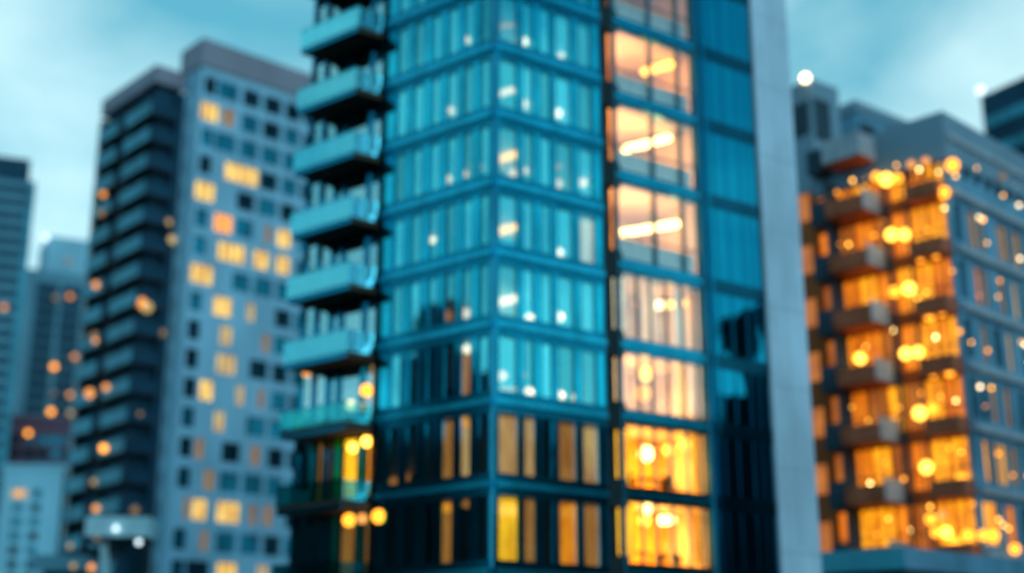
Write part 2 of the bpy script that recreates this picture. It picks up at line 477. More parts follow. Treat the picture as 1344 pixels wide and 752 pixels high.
MB().fb(FR, B0 - 0.3, B1 + 0.1, ZL[1] + 0.25, ZL[3] - 0.25, -3.2, -3.1).build('amber_wall', M['amber_wall'], T); rm_f.build('room_floor', M['room_floor'], T); rm_c.build('room_ceiling', M['room_ceiling'], T)
for k in range(len(ZL) - 1):
    z0, z1 = ZL[k] + 0.34, ZL[k + 1] - 0.34
    MB().fb(FR, B0, B1, z0, z1, -0.02, 0.01).build('bay_window', M['glass_bay'], T)
bm_ = MB()
for k in range(len(ZL) - 1):
    z0, z1 = ZL[k] + 0.34, ZL[k + 1] - 0.34
    if ZL[k] > 26:      # upper rooms: three wide panes over a glass balustrade
        for s in (9.15, 10.95): bm_.fb(FR, s - 0.07, s + 0.07, z0, z1, -0.06, 0.12)
        bm_.fb(FR, B0, B1, z0 + 1.12, z0 + 1.17, -0.05, 0.05)
        MB().fb(FR, B0 + 0.5, B1 - 0.1, z0, z0 + 1.05, -0.34, -0.31).build('balustrade', M['curtain_pale'], T, 'white panel along the foot of a lit room')
    else:
        for s in (7.95, 8.75, 9.7, 10.7, 11.5): bm_.fb(FR, s - 0.035, s + 0.035, z0, z1, -0.06, 0.08)
bm_.fb(FR, B0 - 0.02, B0 + 0.1, 0, TOP, -0.2, 0.13)
bm_.fb(FR, B1 - 0.02, B1 + 0.22, 0, TOP, -0.2, 0.15)
bm_.build('bay_mullion', M['bay_frame'], T)
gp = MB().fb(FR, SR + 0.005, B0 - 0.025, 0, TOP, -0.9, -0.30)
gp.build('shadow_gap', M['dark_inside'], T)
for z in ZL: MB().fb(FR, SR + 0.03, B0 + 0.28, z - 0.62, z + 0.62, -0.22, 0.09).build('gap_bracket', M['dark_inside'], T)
# room lights of the bay
zi = {0: 1, 1: 2, 2: 3, 3: 4, 4: 5, 5: 6, 6: 7, 7: 8}
def room_light(k, e, c, s=9.4, d=-1.6, dz=2.0):
    z = ZL[k + 1] - dz
    ld = bpy.data.lights.new('room_light', 'POINT'); ld.energy = e; ld.color = c; ld.shadow_soft_size = 0.35
    o = bpy.data.objects.new('room_light', ld); col.objects.link(o); o.location = FR.p(s, d, z) - OFF[T.name]; o.parent = T
WARM = (1.0, 0.50, 0.10); PEACH = (1.0, 0.47, 0.17)
room_light(1, 520, WARM, 8.6); room_light(1, 420, WARM, 10.8)
room_light(2, 480, WARM, 8.4); room_light(2, 420, WARM, 10.8)
room_light(3, 380, (1, .56, .18), 8.4); room_light(3, 280, (1, .56, .18), 10.8)
room_light(4, 110, (1, .66, .32), 8.6); room_light(4, 80, (1, .66, .32), 10.8)
room_light(5, 700, PEACH, 8.6); room_light(6, 760, PEACH, 8.6); room_light(7, 620, PEACH, 8.6); room_light(8, 180, PEACH, 8.6)
# long lamps on the ceilings
for px, py, wp, r, m, slp in [(853, 300, 72, .18, 'lamp_bay', .17), (849, 189, 58, .18, 'lamp_bay', .26), (863, 90, 36, .20, 'lamp_yellow', .26), (878, 400, 40, .16, 'lamp_yellow', .12)]:
    fbar(FR, px, py, wp, r, m, -1.3, slp)
for px, py, r, m in [(848,490,.34,'lamp_yellow'),(843,516,.40,'lamp_amber'),(848,595,.36,'lamp_bay'),(877,590,.28,'lamp_yellow'),(898,583,.30,'lamp_yellow'),
                     (848,668,.25,'lamp_bay'),(846,682,.30,'lamp_yellow'),(835,400,.16,'lamp_dim'),(865,400,.2,'lamp_cream')]:
    face_lamp(FR, px, py, r, m, -1.1, T, 'pendant_lamp')
fbar(FR, 875, 682, 16, .22, 'lamp_bay', -1.0, 0.05)
# curtains and partitions in the lower bay rooms
for k, lst in ((1, [(6.9,8.0,'glow_amber'),(11.45,12.0,'glow_orange')]),
               (2, [(6.9,7.7,'glow_amber'),(11.6,12.0,'glow_orange')]),
               (3, [(6.9,7.6,'glow_tan'),(10.8,11.3,'glow_amber'),(11.6,12.0,'glow_tan')]),
               (4, [(6.9,7.7,'glow_pale'),(8.8,9.6,'glow_tan'),(10.8,11.4,'glow_pale')])):
    for a, b, m in lst:
        MB().fb(FR, a, b, ZL[k] + 0.5, ZL[k + 1] - 0.36, -0.62, -0.56).build('curtain', M[m], T, 'warm curtain glowing in a lit room')

# ---- dark glass wing and end wall
D0, D1 = 12.24, 16.25
for k in range(len(ZL) - 1):
    MB().fb(FR, D0, D1, ZL[k] + 0.34, ZL[k + 1] - 0.34, -0.03, 0.0).build('dark_glazing', M['glass_deep'], T)
dm = MB()
for s in (13.15, 14.0, 15.0, 15.6): dm.fb(FR, s - 0.03, s + 0.03, 0, TOP, -0.02, 0.03)
dm.fb(FR, D0 + 0.3, D0 + 0.5, 0, TOP, 0.0, 0.12)
dm.build('glazing_bar', M['teal_dark'], T)
MB().fb(FR, D0 + 0.05, D1, 0, TOP, -2.0, -1.4).build('wing_core', M['dark_inside'], T)
MB().fb(FR, 17.55, 17.58, 0, TOP, 0.17, 0.185).build('panel_seam', M['joint'], T)
ew = MB().fb(FR, 16.255, 18.95, 0, TOP, -9, 0.18).build('end_wall', M['strip'], T)
for k in range(12): MB().fb(FR, 16.3, 18.9, 3 + 4.0 * k, 3.05 + 4.0 * k, 0.17, 0.184).build('panel_joint', M['joint'], T)

# ---- balconies on the left end
BF0, BF1 = 6.98, 11.1
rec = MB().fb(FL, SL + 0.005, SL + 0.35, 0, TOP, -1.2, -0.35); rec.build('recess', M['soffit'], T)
bw_ = MB()
wallpanes = [(7.1, 7.75), (7.95, 8.1), (8.1, 9.3), (9.5, 10.0), (10.2, 11.0), (11.2, 11.95)]
pier = MB()
for a, b in ((SL + 0.36, 7.06), (7.78, 7.92), (9.32, 9.48), (10.02, 10.18), (11.0, 11.18), (11.96, 12.1)): pier.fb(FL, a, b, 0, TOP, -0.3, 0.04)
pier.build('balcony_pier', M['teal_dark'], T)
low_rows = [3, 4, 5]
for k in range(2, len(ZB) - 1):
    z = ZB[k]
    zt = ZB[k + 1] - 0.45
    b_uR = -az(54.8)
    def P(s, t, zz):
        q = FL.O + FL.u * s + b_uR * t
        return Vector((q.x, q.y, zz))
    sb, stp = z - 0.55, z - 0.12
    t0, t1 = 0.05, 1.45
    s0, s1 = BF0, 11.0 + 0.12 * max(0, 11 - k) * 0.2
    eb = MB().hexa([P(s0 + .01, t1 + .004, sb), P(s1 - .01, t1 + .004, sb), P(s1 - .01, t1 + .03, sb), P(s0 + .01, t1 + .03, sb), P(s0 + .01, t1 + .004, z - .31), P(s1 - .01, t1 + .004, z - .31), P(s1 - .01, t1 + .03, z - .31), P(s0 + .01, t1 + .03, z - .31)])
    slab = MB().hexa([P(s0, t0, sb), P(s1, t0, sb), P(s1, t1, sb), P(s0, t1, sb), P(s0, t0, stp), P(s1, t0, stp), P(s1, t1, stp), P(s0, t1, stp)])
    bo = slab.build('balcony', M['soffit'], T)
    eb.build('slab_edge', M['teal_dark'], bo)
    clear = k in low_rows
    m = M['glass_rail'] if clear else M['balcony_glass']
    rt = z + 0.70
    rb = z - 0.30 if not clear else stp - 0.03
    rail = MB()
    rail.hexa([P(s0 - .02, t1, rb), P(s1 + .04, t1, rb), P(s1 + .04, t1 + .05, rb), P(s0 - .02, t1 + .05, rb), P(s0 - .02, t1, rt), P(s1 + .04, t1, rt), P(s1 + .04, t1 + .05, rt), P(s0 - .02, t1 + .05, rt)])
    rail.hexa([P(s0 - .055, t0, rb), P(s0 - .005, t0, rb), P(s0 - .005, t1 - .003, rb), P(s0 - .055, t1 - .003, rb), P(s0 - .055, t0, rt), P(s0 - .005, t0, rt), P(s0 - .005, t1 - .003, rt), P(s0 - .055, t1 - .003, rt)])
    rail.hexa([P(s1 + .005, t0, rb), P(s1 + .055, t0, rb), P(s1 + .055, t1 - .003, rb), P(s1 + .005, t1 - .003, rb), P(s1 + .005, t0, rt), P(s1 + .055, t0, rt), P(s1 + .055, t1 - .003, rt), P(s1 + .005, t1 - .003, rt)])
    rail.build('railing', m, bo)
    cap = MB().hexa([P(s0 - .06, t1 - .02, rt), P(s1 + .06, t1 - .02, rt), P(s1 + .06, t1 + .07, rt), P(s0 - .06, t1 + .07, rt), P(s0 - .06, t1 - .02, rt + .05), P(s1 + .06, t1 - .02, rt + .05), P(s1 + .06, t1 + .07, rt + .05), P(s0 - .06, t1 + .07, rt + .05)])
    cap.build('handrail', M['teal_frame'] if clear else M['balcony_panel'], bo)
    bo2 = MB().fb(FL, 7.06, 12.1, stp, zt - 0.0, -0.14, -0.11); bo2.build('balcony_glazing', M['glass_balcony'], T)
    for j, (a, b) in enumerate([(7.1, 7.75), (8.15, 9.25), (10.25, 10.95), (11.2, 11.9)]):
        mm = None
        if k == 3: mm = {0: 'glow_brown', 1: 'glow_brown', 2: None, 3: None}[j]
        elif k == 4: mm = {0: 'pane_orange', 1: 'pane_amber', 2: 'glow_brown', 3: None}[j]
        elif k == 5: mm = {0: 'glow_tan', 1: None, 2: None, 3: 'glow_pale'}[j]
        elif j in (2, 3) : mm = 'curtain_pale'
        if mm: MB().fb(FL, a, b, stp + 0.05, zt - 0.1, -0.55, -0.5).build('curtain', M[mm], T)
for px, py, r, m in [(463,587,.22,'lamp_yellow'),(481,579,.24,'lamp_yellow'),(458,682,.28,'lamp_amber'),(475,680,.22,'lamp_dim'),(497,677,.30,'lamp_amber'),
                     (481,512,.28,'lamp_amber'),(460,532,.22,'lamp_peach'),(476,534,.2,'lamp_dim'),(403,489,.22,'lamp_dim')]:
    face_lamp(FL, px, py, r, m, -0.08 if px != 497 else 0.1, T)
MB().prism([FL.p(0, 0, 0)[:2], FL.p(12.1, 0, 0)[:2], FL.p(12.1, -12, 0)[:2], FR.p(18.9, -9, 0)[:2], FR.p(18.9, 0, 0)[:2]], TOP, TOP + 0.6).build('roof', M['teal_dark'], T)
MB().fb(FL, 12.1, 12.2, 0, TOP, -12, -0.1).build('side_wall', M['teal_frame'], T)

def balcony_pot(k, s, lab):
    z = ZB[k] - 0.12
    q = FL.O + FL.u * s - az(54.8) * 0.9
    p = Vector((q.x, q.y, z))
    t = thing('balcony_plant', lab, 'plant', p, 'potted shrubs on the tower balconies')
    MB().tube(p, p + Vector((0, 0, 0.45)), 0.2, 14).build('pot', M['pot'], t)
    lf = MB()
    for i in range(70):
        a = random.uniform(0, 6.28); e = random.uniform(0.1, 1.4); r = random.uniform(0.25, 0.75)
        c = p + Vector((0, 0, 0.5)); tip = c + Vector((math.cos(a) * math.cos(e), math.sin(a) * math.cos(e), math.sin(e) * 1.3)) * r
        sd_ = Vector((-math.sin(a), math.cos(a), 0)) * 0.05; mid = (c + tip) / 2 + Vector((0, 0, 0.06))
        b = len(lf.v); lf.v += [c, mid - sd_, tip, mid + sd_]; lf.f.append((b, b + 1, b + 2, b + 3))
    lf.build('foliage', M['leaf'], t)
balcony_pot(9, 8.0, 'shrub just above the rail of the third balcony from the top')
balcony_pot(7, 10.2, 'shrub on the left half of the fifth balcony from the top')
# furniture and plants standing in the two lowest lit rooms
def plant(s, d, zf, lab):
    p = FR.p(s, d, zf)
    t = thing('potted_plant', lab, 'plant', p, 'plants in the lit rooms')
    MB().tube(p, p + Vector((0, 0, 0.32)), 0.16, 14).build('pot', M['pot'], t)
    lf = MB()
    for i in range(46):
        a = random.uniform(0, 6.28); e = random.uniform(0.2, 1.2); r = random.uniform(0.3, 0.62)
        c = p + Vector((0, 0, 0.34)); tip = c + Vector((math.cos(a) * math.cos(e), math.sin(a) * math.cos(e), math.sin(e))) * r
        sd_ = Vector((-math.sin(a), math.cos(a), 0)) * 0.045
        mid = (c + tip) / 2 + Vector((0, 0, 0.05))
        b = len(lf.v); lf.v += [c, mid - sd_, tip, mid + sd_]; lf.f.append((b, b + 1, b + 2, b + 3))
    lf.build('foliage', M['leaf'], t)
def desk(s, d, zf, lab):
    t = thing('table', lab, 'table', FR.p(s, d, zf), 'tables in the lit rooms')
    MB().fb(FR, s - 0.7, s + 0.7, zf + 0.70, zf + 0.75, d - 0.35, d + 0.35).build('table_top', M['wood'], t)
    for a in (-0.62, 0.62):
        for b in (-0.28, 0.28): MB().tube(FR.p(s + a, d + b, zf), FR.p(s + a, d + b, zf + 0.70), 0.03, 8).build('leg', M['wood'], t)
def chair(s, d, zf, lab):
    t = thing('chair', lab, 'chair', FR.p(s, d, zf), 'chairs in the lit rooms')
    MB().fb(FR, s - 0.22, s + 0.22, zf + 0.42, zf + 0.48, d - 0.22, d + 0.22).build('seat', M['wood'], t)
    MB().fb(FR, s - 0.22, s + 0.22, zf + 0.485, zf + 1.0, d - 0.22, d - 0.18).build('backrest', M['wood'], t)
    for a in (-0.18, 0.18):
        for b in (-0.18, 0.18): MB().tube(FR.p(s + a, d + b, zf), FR.p(s + a, d + b, zf + 0.42), 0.022, 8).build('leg', M['wood'], t)
z2, z1_ = ZL[2] + 0.20, ZL[1] + 0.20
desk(9.2, -1.0, z2, 'dark table behind the glass of the second lit room from the bottom')
chair(8.1, -0.9, z2, 'dark chair left of the table in the second lit room from the bottom')
chair(10.5, -0.9, z2, 'dark chair right of the table in the second lit room from the bottom')
desk(8.3, -1.0, z1_, 'dark table at the left of the lowest lit room in the tower')
plant(9.6, -0.8, z1_ + 0.0, 'leafy plant near the middle of the lowest lit room in the tower')
plant(10.6, -0.8, z1_, 'leafy plant at the right of the lowest lit room in the tower')
plant(9.9, -0.75, z2, 'leafy plant right of the table in the second lit room from the bottom')

# ================================================================== grid facades
def grid_facade(root, F, s0, s1, z0, z1, cols, rows, h, lits, wall, dark='window_dark', pane_name='window', dep=0.35, maxp=100, wz=0.0):
    """wall with real recessed openings; lits = (px, py, w, h, material) in the photo snapped to the nearest storey"""
    wm = MB(); cnt = 0; rest = MB()
    rows = sorted(rows)
    per = {i: [] for i in range(len(rows))}
    for (px, py, wp, hp, m) in lits:
        sa, za = F.hit(px - wp / 2, py); sb_, zb = F.hit(px + wp / 2, py)
        i = min(range(len(rows)), key=lambda q: abs(rows[q] - (za + zb) / 2))
        a, b = min(sa, sb_), max(sa, sb_)
        a, b = max(a, s0 + 0.2), min(b, s1 - 0.1)
        if b - a > 0.2: per[i].append([a, b, m])
    zc = z0
    for i, z in enumerate(rows):
        za, zb = z - h / 2, z + h / 2
        if zb > z1 - 0.1: continue
        wm.fb(F, s0, s1, zc, za, -dep, 0.0)
        op = sorted(per[i])
        cl = []
        for o in op:
            if cl and o[0] < cl[-1][1] + 0.15: o[0] = cl[-1][1] + 0.15
            if o[1] - o[0] > 0.3: cl.append(o)
        op = cl
        for (c, wd) in cols:
            a, b = c - wd / 2, c + wd / 2
            if a < s0 or b > s1: continue
            if all(b < o[0] - 0.15 or a > o[1] + 0.15 for o in op): op.append([a, b, dark])
        op.sort()
        cur = s0
        for a, b, m in op:
            if a > cur + 0.001: wm.fb(F, cur, a, za, zb, -dep, 0.0)
            if m == dark:
                if cnt < maxp and z > wz:
                    mm = M['window_glassy'] if (dark == 'window_dark' and (hash((i, round(a))) % 5) < 3) else M[dark]
                    MB().fb(F, a, b, za, zb, -dep + 0.02, -dep + 0.10).build(pane_name, mm, root); cnt += 1
                else: rest.fb(F, a, b, za, zb, -dep + 0.02, -dep + 0.10)
            else:
                lw = MB().fb(F, a, b, za, zb, -dep + 0.02, -dep + 0.10).build('lit_' + pane_name, M[m], root, 'window lit from inside')
                nb = max(1, int((b - a) / 1.1)); gb = MB()
                for q in range(1, nb + 1): gb.fb(F, a + (b - a) * q / (nb + 1) - 0.05, a + (b - a) * q / (nb + 1) + 0.05, za, zb, -dep + 0.103, -dep + 0.16)
                gb.build('glazing_bar', M['wall_dark_blue'], lw)
            cur = b
        if s1 > cur + 0.001: wm.fb(F, cur, s1, za, zb, -dep, 0.0)
        zc = zb
    wm.fb(F, s0, s1, zc, z1, -dep, 0.0)
    wm.build('facade', M[wall], root)
    rest.build(pane_name, M[dark], root, kind='stuff')

def body(root, pts, z0, z1, m, name='wall'):
    return MB().prism([tuple(p[:2]) for p in pts], z0, z1).build(name, M[m], root)

# ================================================================== LEFT HIGH-RISE
OB = plan_at(268, 52, 140)
BR = Face(OB, az(48.2)); BL = Face(OB, az(-41.8))
TB = thing('apartment_tower', 'blue-grey high-rise with punched windows, many lit yellow, left of the glass tower', 'building', (OB.x, OB.y, 0))
HB = 68.7 + CH
rowsB = [17.2 + CH + 3.08 * k for k in range(-8, 16)]
colsB = [(0, 1)] + [(3.4, 2.6), (1.2, 1.45)] + [(6.4, 2.2), (9.2, 2.3), (11.9, 2.0), (14.6, 2.3), (17.3, 2.0), (20.0, 2.0)]
F_ = 'glow_far'; Md = 'glow_far_mid'; Dm = 'glow_far_dim'
litB = [(275,142,26,18,F_),(300,155,16,12,Dm),(318,220,44,22,F_),(268,240,30,20,F_),(294,283,24,18,'lamp_dim'),(353,296,9,12,Dm),(374,298,18,22,F_),
        (303,349,36,22,F_),(342,357,20,22,F_),(371,362,18,20,F_),(264,372,30,22,F_),(292,412,24,18,F_),(297,441,16,14,Md),(297,482,26,18,Md),
        (271,513,18,18,F_),(343,522,9,14,Dm),(289,537,14,14,Md),(262,663,20,22,F_),(300,666,30,24,F_),(332,672,10,14,Dm),(298,744,26,18,F_),(275,624,14,14,Dm),(336,586,12,14,Dm),(262,586,12,12,Dm),(316,510,10,12,Md),(350,438,10,12,Dm),(330,398,10,12,Md),(352,668,12,14,Dm),(345,744,14,14,Md),(268,708,10,12,Dm),(245,663,8,18,Dm)]
grid_facade(TB, BR, 0.0, 22, 0, HB - 3.2, colsB[1:], rowsB, 2.1, litB, 'wall_grey_blue', wz=19)
# the wide windows wrapping the near corner
colsBL = [(1.0, 1.7), (2.75, 0.8)]
litBL = [(262,240,10,20,F_),(262,272,16,14,Md),(252,372,14,22,F_),(243,433,14,20,F_),(243,509,14,20,F_),(235,580,14,22,F_),(228,660,12,22,F_),(226,741,14,18,F_),(231,620,9,12,Dm),(237,545,9,12,Dm),(262,178,9,12,Dm),(257,205,9,12,Dm),
         (250,300,8,12,Dm),(248,398,10,14,Dm)]
grid_facade(TB, BL, 0.36, 3.6, 0, HB - 3.2, colsBL, rowsB, 1.75, litBL, 'wall_grey_blue', pane_name='corner_window', wz=19)
back = [BL.p(3.6, -0.36, 0), BR.p(0.36, -0.36, 0), BR.p(22, -0.36, 0), BR.p(22, -16, 0), BL.p(16, -16, 0), BL.p(3.6, -6, 0)]
MB().prism([BR.p(0.36, -0.37, 0)[:2], BR.p(22, -0.37, 0)[:2], BR.p(22, -18, 0)[:2], BR.p(9, -18, 0)[:2], BR.p(9, -4.5, 0)[:2], BR.p(0.37, -4.5, 0)[:2]], 0, HB - 3.2).build('inner_wall', M['dark_inside'], TB)
cp = MB(); cp.prism([BR.p(-0.25, 0.25, 0)[:2], BR.p(22.2, 0.25, 0)[:2], BR.p(22.2, -18, 0)[:2], BR.p(9, -18, 0)[:2], BR.p(9, -4.6, 0)[:2], BR.p(-0.25, -4.6, 0)[:2]], HB - 3.195, HB)
cp.build('roof_parapet', M['wall_cap'], TB)
# set-back wing with balconies
def line_hit(F, px, py, d=0.0): return F.hit(px, py, d)
WF = Face(BL.p(3.65, 0, 0)[:2], -az(48.2))        # its front runs left from the main volume
sW, zW = WF.hit(205, 85)
HW = zW
WL = Face(WF.p(sW, 0, 0)[:2], az(-41.8))
sWL, zz_ = WL.hit(135, 130)
MB().prism([WF.p(0.02, -0.9, 0)[:2], WF.p(sW - 0.9, -0.9, 0)[:2], WL.p(sWL, -0.9, 0)[:2], WL.p(sWL, -14, 0)[:2], WF.p(0.02, -14 , 0)[:2]], 0, HW - 2.005).build('wing_wall', M['wall_dark_blue'], TB)
MB().prism([WF.p(0.02, 0.05, 0)[:2], WF.p(sW, 0.05, 0)[:2], WL.p(sWL, 0.05, 0)[:2], WL.p(sWL, -14, 0)[:2], WF.p(0.02, -14 , 0)[:2]], HW - 2.0, HW).build('wing_parapet', M['wall_cap'], TB)
bh = 3.08
nfl = int((HW - 3) / bh)
c1a, c1b = 0.0, sWL * 0.42
c2a, c2b = sWL * 0.56, sWL * 0.93
for k in range(nfl):
    z = HW - 3.0 - bh * (k + 1)
    if z < 8: break
    b = MB()
    b.fb(WF, 0.3 + 0.02, sW - 0.02, z, z + 0.25, -0.88, 0.35)
    b.fb(WL, -0.33, c1b, z, z + 0.25, -0.88, 0.35)
    bo = b.build('balcony', M['soffit'], TB)
    MB().fb(WF, 0.9 + 0.02, sW + 0.34, z + 0.1, z + 1.35, 0.355, 0.43).build('front_railing', M['wall_dark_blue'], bo); MB().fb(WL, -0.42, c1b, z + 0.1, z + 1.55, 0.355, 0.43).build('railing', M['balcony_blue'], bo)  # front railing darker: the shade of that side is in its colour
    b = MB(); b.fb(WL, c2a, c2b, z, z + 0.25, -0.88, 0.45); bo = b.build('balcony', M['soffit'], TB)
    MB().fb(WL, c2a, c2b, z + 0.1, z + 1.6, 0.455, 0.53).build('railing', M['balcony_blue'], bo)
MB().fb(WL, c1b + 0.3, c2a - 0.3, 0, HW - 2.6, -0.88, -0.5).build('dark_recess', M['dark_inside'], TB)
MB().fb(WL, c2b + 0.05, sWL, 0, HW - 2.6, -0.88, 0.1).build('edge_glazing', M['window_teal'], TB)
MB().fb(WF, 0.03, 0.85, 0, HW - 2.6, -0.88, 0.3).build('wing_pier', M['wall_dark_blue'], TB)
for px, py, r, m in [(185,397,.55,'lamp_dim'),(193,403,.6,'glow_far_mid'),(220,292,.45,'glow_far_mid'),(225,315,.5,'glow_far_mid'),(213,437,.4,'glow_far_dim')]:
    face_lamp(WF, px, py, r, m, 0.15, TB, 'balcony_lamp')
for px, py, r, m in [(135,255,.45,'lamp_dim'),(133,280,.5,'glow_far_dim'),(126,374,.5,'lamp_dim'),(124,440,.5,'glow_far_dim'),(125,447,.35,'lamp_dim'),(118,516,.65,'lamp_dim'),
                     (139,508,.45,'lamp_dim'),(136,588,.50,'lamp_amber'),(123,632,.4,'glow_far_mid'),(126,667,.45,'lamp_dim'),(177,669,.5,'glow_far_dim'),(184,543,.3,'glow_far_dim')]:
    face_lamp(WL, px, py, r * 0.78, m, 0.7, TB, 'balcony_lamp')

# ================================================================== FAR LEFT BUILDINGS
OC = plan_at(47, 237, 310)
CR = Face(OC, -az(70))
TC = thing('striped_office_tower', 'dark teal office tower with horizontal stripes at the left edge of the photo', 'building', (OC.x, OC.y, 0))
_, zc1 = CR.hit(47, 240); HC = zc1
MB().fb(CR, 0, 30, 0, HC, -16, 0).build('wall', M['wall_dark_blue'], TC)
MB().fb(CR, 1.6, 30, HC, HC + 5.6, -14, -0.5).build('rooftop_block', M['wall_dark_blue'], TC)
for k in range(34):
    z = HC - 0.3 - 3.05 * k
    if z > 2: MB().fb(CR, 1.0, 30, z - 1.3, z, 0.003, 0.5).build('spandrel_band', M['wall_mid'], TC)
MB().fb(CR, -0.15, 1.3, 0, HC - 0.1, 0.004, 0.8).build('corner_pier', M['balcony_blue'], TC)
s_, z_ = CR.hit(5, 405); MB().ball(CR.p(s_, 1.2, z_), 0.6).build('window_lamp', M['lamp_dim'], TC)

OD = plan_at(38, 350, 345)
DR = Face(OD, az(62)); DL = Face(OD, az(-38))
_, zd = DR.hit(38, 352); HD = zd
TD = thing('concrete_tower', 'pale blue concrete tower with columns of dark windows behind the balcony high-rise', 'building', (OD.x, OD.y, 0))
rowsD = [HD - 4.6 - 3.05 * k for k in range(0, 26)]
grid_facade(TD, DR, 0.0, 34, 0, HD, [(4.9, 5.2), (11.0, 4.9), (16.9, 4.9), (22.8, 4.9)], rowsD, 2.6, [], 'wall_mid', dark='wall_dark_blue', dep=0.5, wz=HD - 66)
MB().fb(DL, 0.52, 12, 0, HD, -0.5, 0).build('side_wall', M['canopy_and_lit_wall'], TD)  # the light on this side is put into its brighter paint
MB().prism([DR.p(0.5, -0.51, 0)[:2], DR.p(34, -0.51, 0)[:2], DR.p(34, -16, 0)[:2], DR.p(0.5, -16, 0)[:2]], 0, HD - 0.1).build('inner_wall', M['wall_dark_blue'], TD)
s_, z_ = DR.hit(64, 309, -1.0)
MB().fb(DR, s_, s_ + 22, HD + 0.003, z_, -14, -1.0).build('rooftop_block', M['wall_pale'], TD)
for px, py, r, m in [(60,312,0.71,'lamp_white'),(90,343,0.68,'glow_far_dim'),(73,391,0.68,'glow_far_dim'),(92,389,0.64,'lamp_dim'),(98,468,0.64,'lamp_dim'),(71,481,0.71,'lamp_amber'),
                     (70,516,0.52,'glow_far_dim'),(92,518,0.64,'lamp_dim'),(67,540,0.71,'lamp_amber'),(92,542,0.64,'glow_far_mid')]:
    face_lamp(DR, px, py, r, m, 0.9, TD, 'window_lamp')

OE = plan_at(10, 552, 325)
ER = Face(OE, az(80))
_, he = ER.hit(10, 550)
TE = thing('purple_capped_block', 'low dark block with a purple-grey roof band below the pale concrete tower', 'building', (OE.x, OE.y, 0))
grid_facade(TE, ER, 0.0, 18.5, 0, he, [(2.2 + 3.0 * k, 2.4) for k in range(6)], [he - 4.5 - 3.1 * k for k in range(5)], 2.1, [], 'wall_purple', dep=0.4, wz=he - 30)
MB().fb(ER, 0.0, 18.5, 0, he - 0.01, -12, -0.41).build('inner_wall', M['dark_inside'], TE)
MB().fb(ER, -0.3, 18.8, he, he + 1.0, -12, 0.3).build('roof_parapet', M['wall_purple'], TE)
face_lamp(ER, 37, 568, .6, 'lamp_amber', 0.9, TE, 'window_lamp')

OFp = plan_at(5, 614, 300)
FF = Face(OFp, az(84))
_, hf = FF.hit(5, 614)
TF = thing('white_framed_block', 'small pale-framed block with two columns of dark windows in the lower left corner', 'building', (OFp.x, OFp.y, 0))
litF = [(25, 646, 20, 12, 'glow_far_mid')]
grid_facade(TF, FF, 0.0, 12.2, 0, hf, [(3.6, 1.9), (7.2, 1.9)], [hf - 5.2 - 2.9 * k for k in range(12)], 1.7, litF, 'wall_pale', dep=0.5)
MB().fb(FF, 0.0, 12.2, 0, hf - 0.01, -12, -0.51).build('inner_wall', M['dark_inside'], TF)
MB().fb(FF, 12.21, 15.0, 0, hf - 2.0, -12, -0.5).build('side_wing', M['wall_dark_blue'], TF)
MB().fb(FF, -0.3, 15.2, hf, hf + 0.8, -12, 0.35).build('roof_parapet', M['wall_pale'], TF)
face_lamp(FF, 25, 647, .6, 'lamp_dim', 0.9, TF, 'window_lamp')

# rooftop canopy with a slanted strut, on a low building
OG = plan_at(112, 690, 105)
GF = Face(OG, az(86))
TG = thing('rooftop_canopy', 'pale blue box canopy on a slanted strut at the foot of the balcony high-rise', 'canopy', (OG.x, OG.y, 0))
_, g1 = GF.hit(112, 677); _, g0 = GF.hit(112, 703)
MB().fb(GF, 0, 4.6, g0, g1, -3, 0).build('canopy_box', M['canopy_and_lit_wall'], TG)
MB().fb(GF, 0.05, 4.55, g0 - 0.25, g0 - 0.003, -2.9, -0.1).build('soffit', M['window_dark'], TG)
MB().tube(GF.p(1.2, -1.0, g0 - 0.2), GF.p(2.8, -1.0, 7.5), 0.3, 14).tube(GF.p(2.8, -1.0, 7.6), GF.p(2.8, -1.0, 0), 0.3, 14).build('strut', M['canopy_and_lit_wall'], TG)
MB().fb(GF, 3.1, 4.4, 0, g0 - 0.26, -2.5, -0.6).build('shaft', M['window_dark'], TG)
for px, py, m in [(152, 693, 'lamp_white'), (182, 711, 'lamp_white'), (127, 706, 'glow_far_dim')]:
    face_lamp(GF, px, py, .20 if m == 'lamp_white' else .2, m, 0.4, TG, 'spotlight')
OH2 = plan_at(45, 728, 120)
G2 = Face(OH2, az(84))
TG2 = thing('low_terrace_block', 'low pale terrace block at the bottom edge left of the canopy', 'building', (OH2.x, OH2.y, 0))
_, h2 = G2.hit(45, 727)
MB().fb(G2, 0, 4.0, 0, h2 - 1.3, -5, -0.3).build('wall', M['window_dark'], TG2)
MB().fb(G2, -0.2, 4.2, h2 - 1.3, h2, -5, 0.0).build('roof_parapet', M['wall_mid'], TG2)
MB().fb(G2, 0, 0.8, 0, h2 - 1.31, -0.29, 0.0).build('pillar', M['wall_pale'], TG2)
for px, py, r, m in [(92,716,.22,'glow_far_mid'),(96,742,.24,'glow_far_mid'),(120,744,.30,'lamp_dim')]:
    face_lamp(G2, px, py, r, m, 0.6, TG2, 'terrace_lamp')

